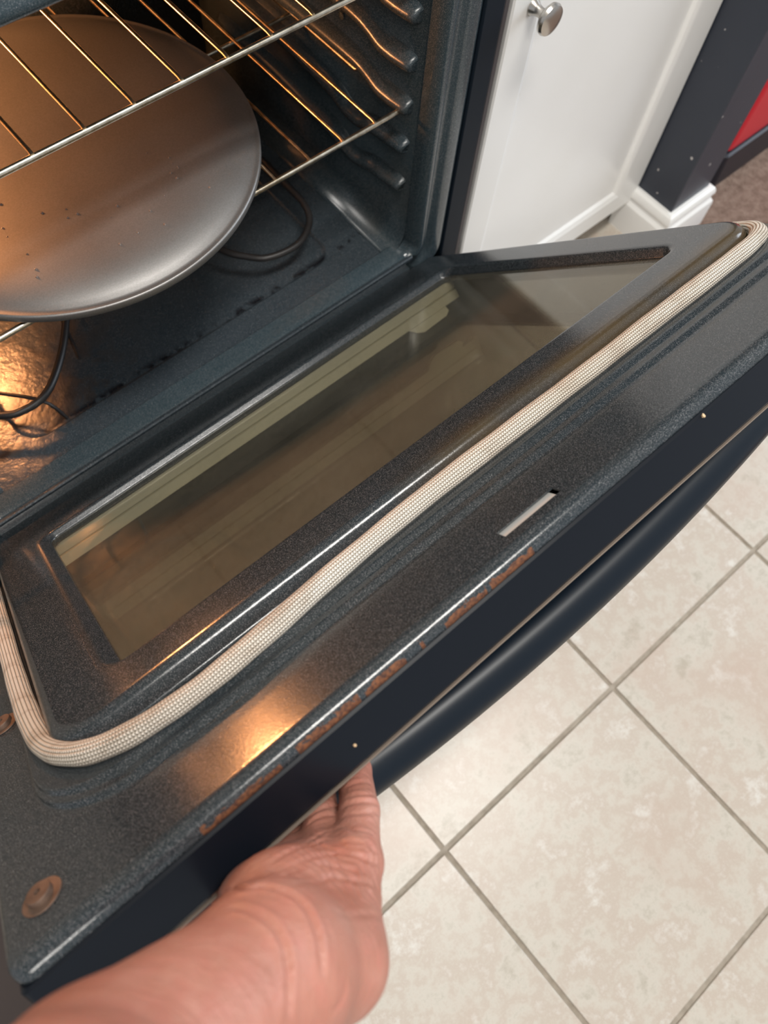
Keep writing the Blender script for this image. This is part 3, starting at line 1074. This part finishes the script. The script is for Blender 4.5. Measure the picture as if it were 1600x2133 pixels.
caps = [(A['E'], A['E0'], .046, .0395, .006), (A['E0'], A['F1'], .0400, .0385, .006), (A['F1'], A['W'], .0385, .0312, .006),
        (A['W'], A['H1'], .0305, .0192, .012), (A['W'], A['H2'], .0300, .0245, .010),
        (A['H1'], A['K5'], .0192, .0131, .014), (A['H1'], A['K4'], .0195, .0132, .014), (A['H2'], A['K4'], .0225, .0130, .010), (A['H2'], A['K3'], .0232, .0136, .010), (A['H2'], A['K2'], .0236, .0134, .010),
        (A['H2'], A['T0'], .0240, .0160, .014), (A['T0'], A['T1'], .0155, .0122, .008),
        (A['K5'], A['P51'], .0128, .0107, .005), (A['P51'], A['P52'], .0106, .0098, .003), (A['P52'], A['P53'], .0097, .0082, .003),
        (A['K4'], A['P41'], .0128, .0108, .005), (A['P41'], A['P42'], .0107, .0100, .0020), (A['P42'], A['P43'], .0099, .0086, .0020),
        (A['K3'], A['P31'], .0130, .0114, .005), (A['P31'], A['P32'], .0112, .0102, .0020), (A['P32'], A['P33'], .0101, .0086, .0020),
        (A['K2'], A['P21'], .0126, .0112, .005), (A['P21'], A['P22'], .0110, .0100, .0020), (A['P22'], A['P23'], .0099, .0086, .0020),
        (A['T1'], A['T2'], .0122, .0110, .005), (A['T2'], A['T3'], .0108, .0088, .004)]
CREASES = [
    (0.0011, [(0.1009, -0.4767, 0.7784), (0.1096, -0.4886, 0.7857), (0.1104, -0.4995, 0.79), (0.1055, -0.5096, 0.7946), (0.0971, -0.5196, 0.7991)]),
    (0.0011, [(0.0834, -0.4647, 0.6637), (0.1048, -0.4724, 0.7602), (0.1149, -0.4795, 0.7698), (0.1224, -0.4916, 0.775), (0.1221, -0.5028, 0.7799), (0.1186, -0.511, 0.7832), (0.1134, -0.5185, 0.7849)]),
    (0.0006, [(0.1093, -0.4723, 0.7362), (0.1203, -0.4795, 0.7465), (0.1291, -0.4912, 0.7429), (0.1321, -0.5037, 0.75)]),
    (0.0005, [(0.1189, -0.4731, 0.7328), (0.1302, -0.475, 0.7227), (0.1425, -0.4802, 0.695), (0.1527, -0.49, 0.703), (0.1597, -0.5017, 0.701)]),
    (0.0005, [(0.1214, -0.479, 0.7389), (0.1328, -0.4826, 0.7278), (0.1442, -0.4892, 0.7082), (0.153, -0.5001, 0.7087), (0.1571, -0.5064, 0.7023)]),
    (0.0005, [(0.1171, -0.4793, 0.7655), (0.1274, -0.4829, 0.7356), (0.1393, -0.4917, 0.7218), (0.1478, -0.5023, 0.7162)]),
    (0.0005, [(0.1234, -0.487, 0.7683), (0.1345, -0.4943, 0.7319), (0.1435, -0.5037, 0.723), (0.1492, -0.5129, 0.7138)]),
    (0.0005, [(0.1344, -0.4757, 0.7046), (0.1436, -0.4768, 0.6859), (0.1538, -0.4808, 0.687), (0.1591, -0.4881, 0.6958), (0.1643, -0.4989, 0.6913)]),
    (0.0005, [(0.1574, -0.4777, 0.6805), (0.1628, -0.4804, 0.6848), (0.1688, -0.4848, 0.6834), (0.174, -0.4901, 0.6717)]),
    (0.0005, [(0.1605, -0.4744, 0.6748), (0.1675, -0.4769, 0.6787), (0.1737, -0.4814, 0.6769), (0.1768, -0.4856, 0.6713)]),
    (0.0005, [(0.1645, -0.4713, 0.6714), (0.1713, -0.4745, 0.675), (0.1763, -0.4786, 0.6732), (0.1789, -0.482, 0.6665)]),
    (0.0005, [(0.1694, -0.4671, 0.6645), (0.1759, -0.4695, 0.6658), (0.1819, -0.4754, 0.6601)]),
    (0.0005, [(0.1415, -0.4689, 0.6684), (0.1502, -0.4702, 0.6677), (0.1566, -0.4745, 0.6645)]),
    (0.0005, [(0.1454, -0.4658, 0.6637), (0.1532, -0.4672, 0.6621), (0.16, -0.4713, 0.6549)]),
    (0.0005, [(0.1303, -0.5058, 0.7641), (0.1382, -0.5158, 0.7392), (0.1425, -0.5231, 0.7258)]),
    (0.0005, [(0.1086, -0.5294, 0.78), (0.1143, -0.5294, 0.7744), (0.119, -0.5252, 0.7742)]),
]


V, NR, FC = sdf_mesh(caps, (-0.165, -0.582, 0.565), (0.212, -0.375, 1.055), 0.0021)
me = bpy.data.meshes.new('person')
me.from_pydata(V.tolist(), [], FC.tolist())
tmp = bpy.data.objects.new('person_tmp', me)
COL.objects.link(tmp)
sm = tmp.modifiers.new('smooth', 'SMOOTH')
sm.factor, sm.iterations = 0.5, 3
sb = tmp.modifiers.new('subd', 'SUBSURF')
sb.levels = 1
bpy.context.view_layer.update()
me2 = bpy.data.meshes.new_from_object(tmp.evaluated_get(bpy.context.evaluated_depsgraph_get()))
bpy.data.objects.remove(tmp)
me = me2
me.name = 'person'
# press the skin folds and fine wrinkles into the surface
nv = len(me.vertices)
VC = np.empty(nv * 3, np.float32)
me.vertices.foreach_get('co', VC)
VC = VC.reshape(-1, 3)
VN = np.empty(nv * 3, np.float32)
me.vertices.foreach_get('normal', VN)
VN = VN.reshape(-1, 3)
disp = np.zeros(nv)
for depth, pl in CREASES:
    q = np.array([tuple(w) for w in catmull(pl, 6)])
    lo_, hi_ = q.min(0) - 0.012, q.max(0) + 0.012
    near = np.where(((VC > lo_) & (VC < hi_)).all(1))[0]
    if not len(near):
        continue
    P = VC[near]
    best = np.full(len(near), 9.0)
    tt = np.zeros(len(near))
    for k in range(len(q) - 1):
        d = q[k + 1] - q[k]
        t = np.clip((P - q[k]) @ d / max(d @ d, 1e-12), 0, 1)
        dd = np.linalg.norm(P - q[k] - t[:, None] * d, axis=1)
        m_ = dd < best
        best[m_] = dd[m_]
        tt[m_] = (k + t[m_]) / (len(q) - 1)
    fade = np.clip(np.minimum(tt, 1 - tt) * 8, 0, 1)
    w_ = 0.0013
    disp[near] += fade * depth * (-np.exp(-(best / w_) ** 2) + 0.55 * np.exp(-((best - 0.0030) / 0.0017) ** 2))
# loose crinkled skin between wrist fold and finger roots
cc = np.array((0.1395, -0.4960, 0.708))
wgt = np.exp(-(np.linalg.norm(VC - cc, axis=1) / 0.028) ** 2)
dirv = np.array((0.50, -0.28, -0.82)) ; dirv /= np.linalg.norm(dirv)
acr = np.cross(dirv, (0.3, 0.5, 0.5)); acr /= np.linalg.norm(acr)
u_ = VC @ dirv
a_ = VC @ acr
ph_ = u_ * 1300 + 2.2 * np.sin(a_ * 210) + 1.3 * np.sin(a_ * 410 + u_ * 150 + 1.0) + 1.1 * np.sin(VC[:, 1] * 330)
disp += wgt * 0.00042 * (np.sin(ph_) + 0.5 * np.sin(ph_ * 0.53 + a_ * 300))
VC2 = VC + VN * disp[:, None]
me.vertices.foreach_set('co', VC2.astype(np.float32).ravel())
me.update()
me.materials.clear()
me.materials.append(M_skin)
for q in me.polygons:
    q.use_smooth = True
arm = bpy.data.objects.new('person', me)
COL.objects.link(arm)
tag(arm, 'bare forearm and hand of a person, fingers hooked behind the top of the oven door', 'person')
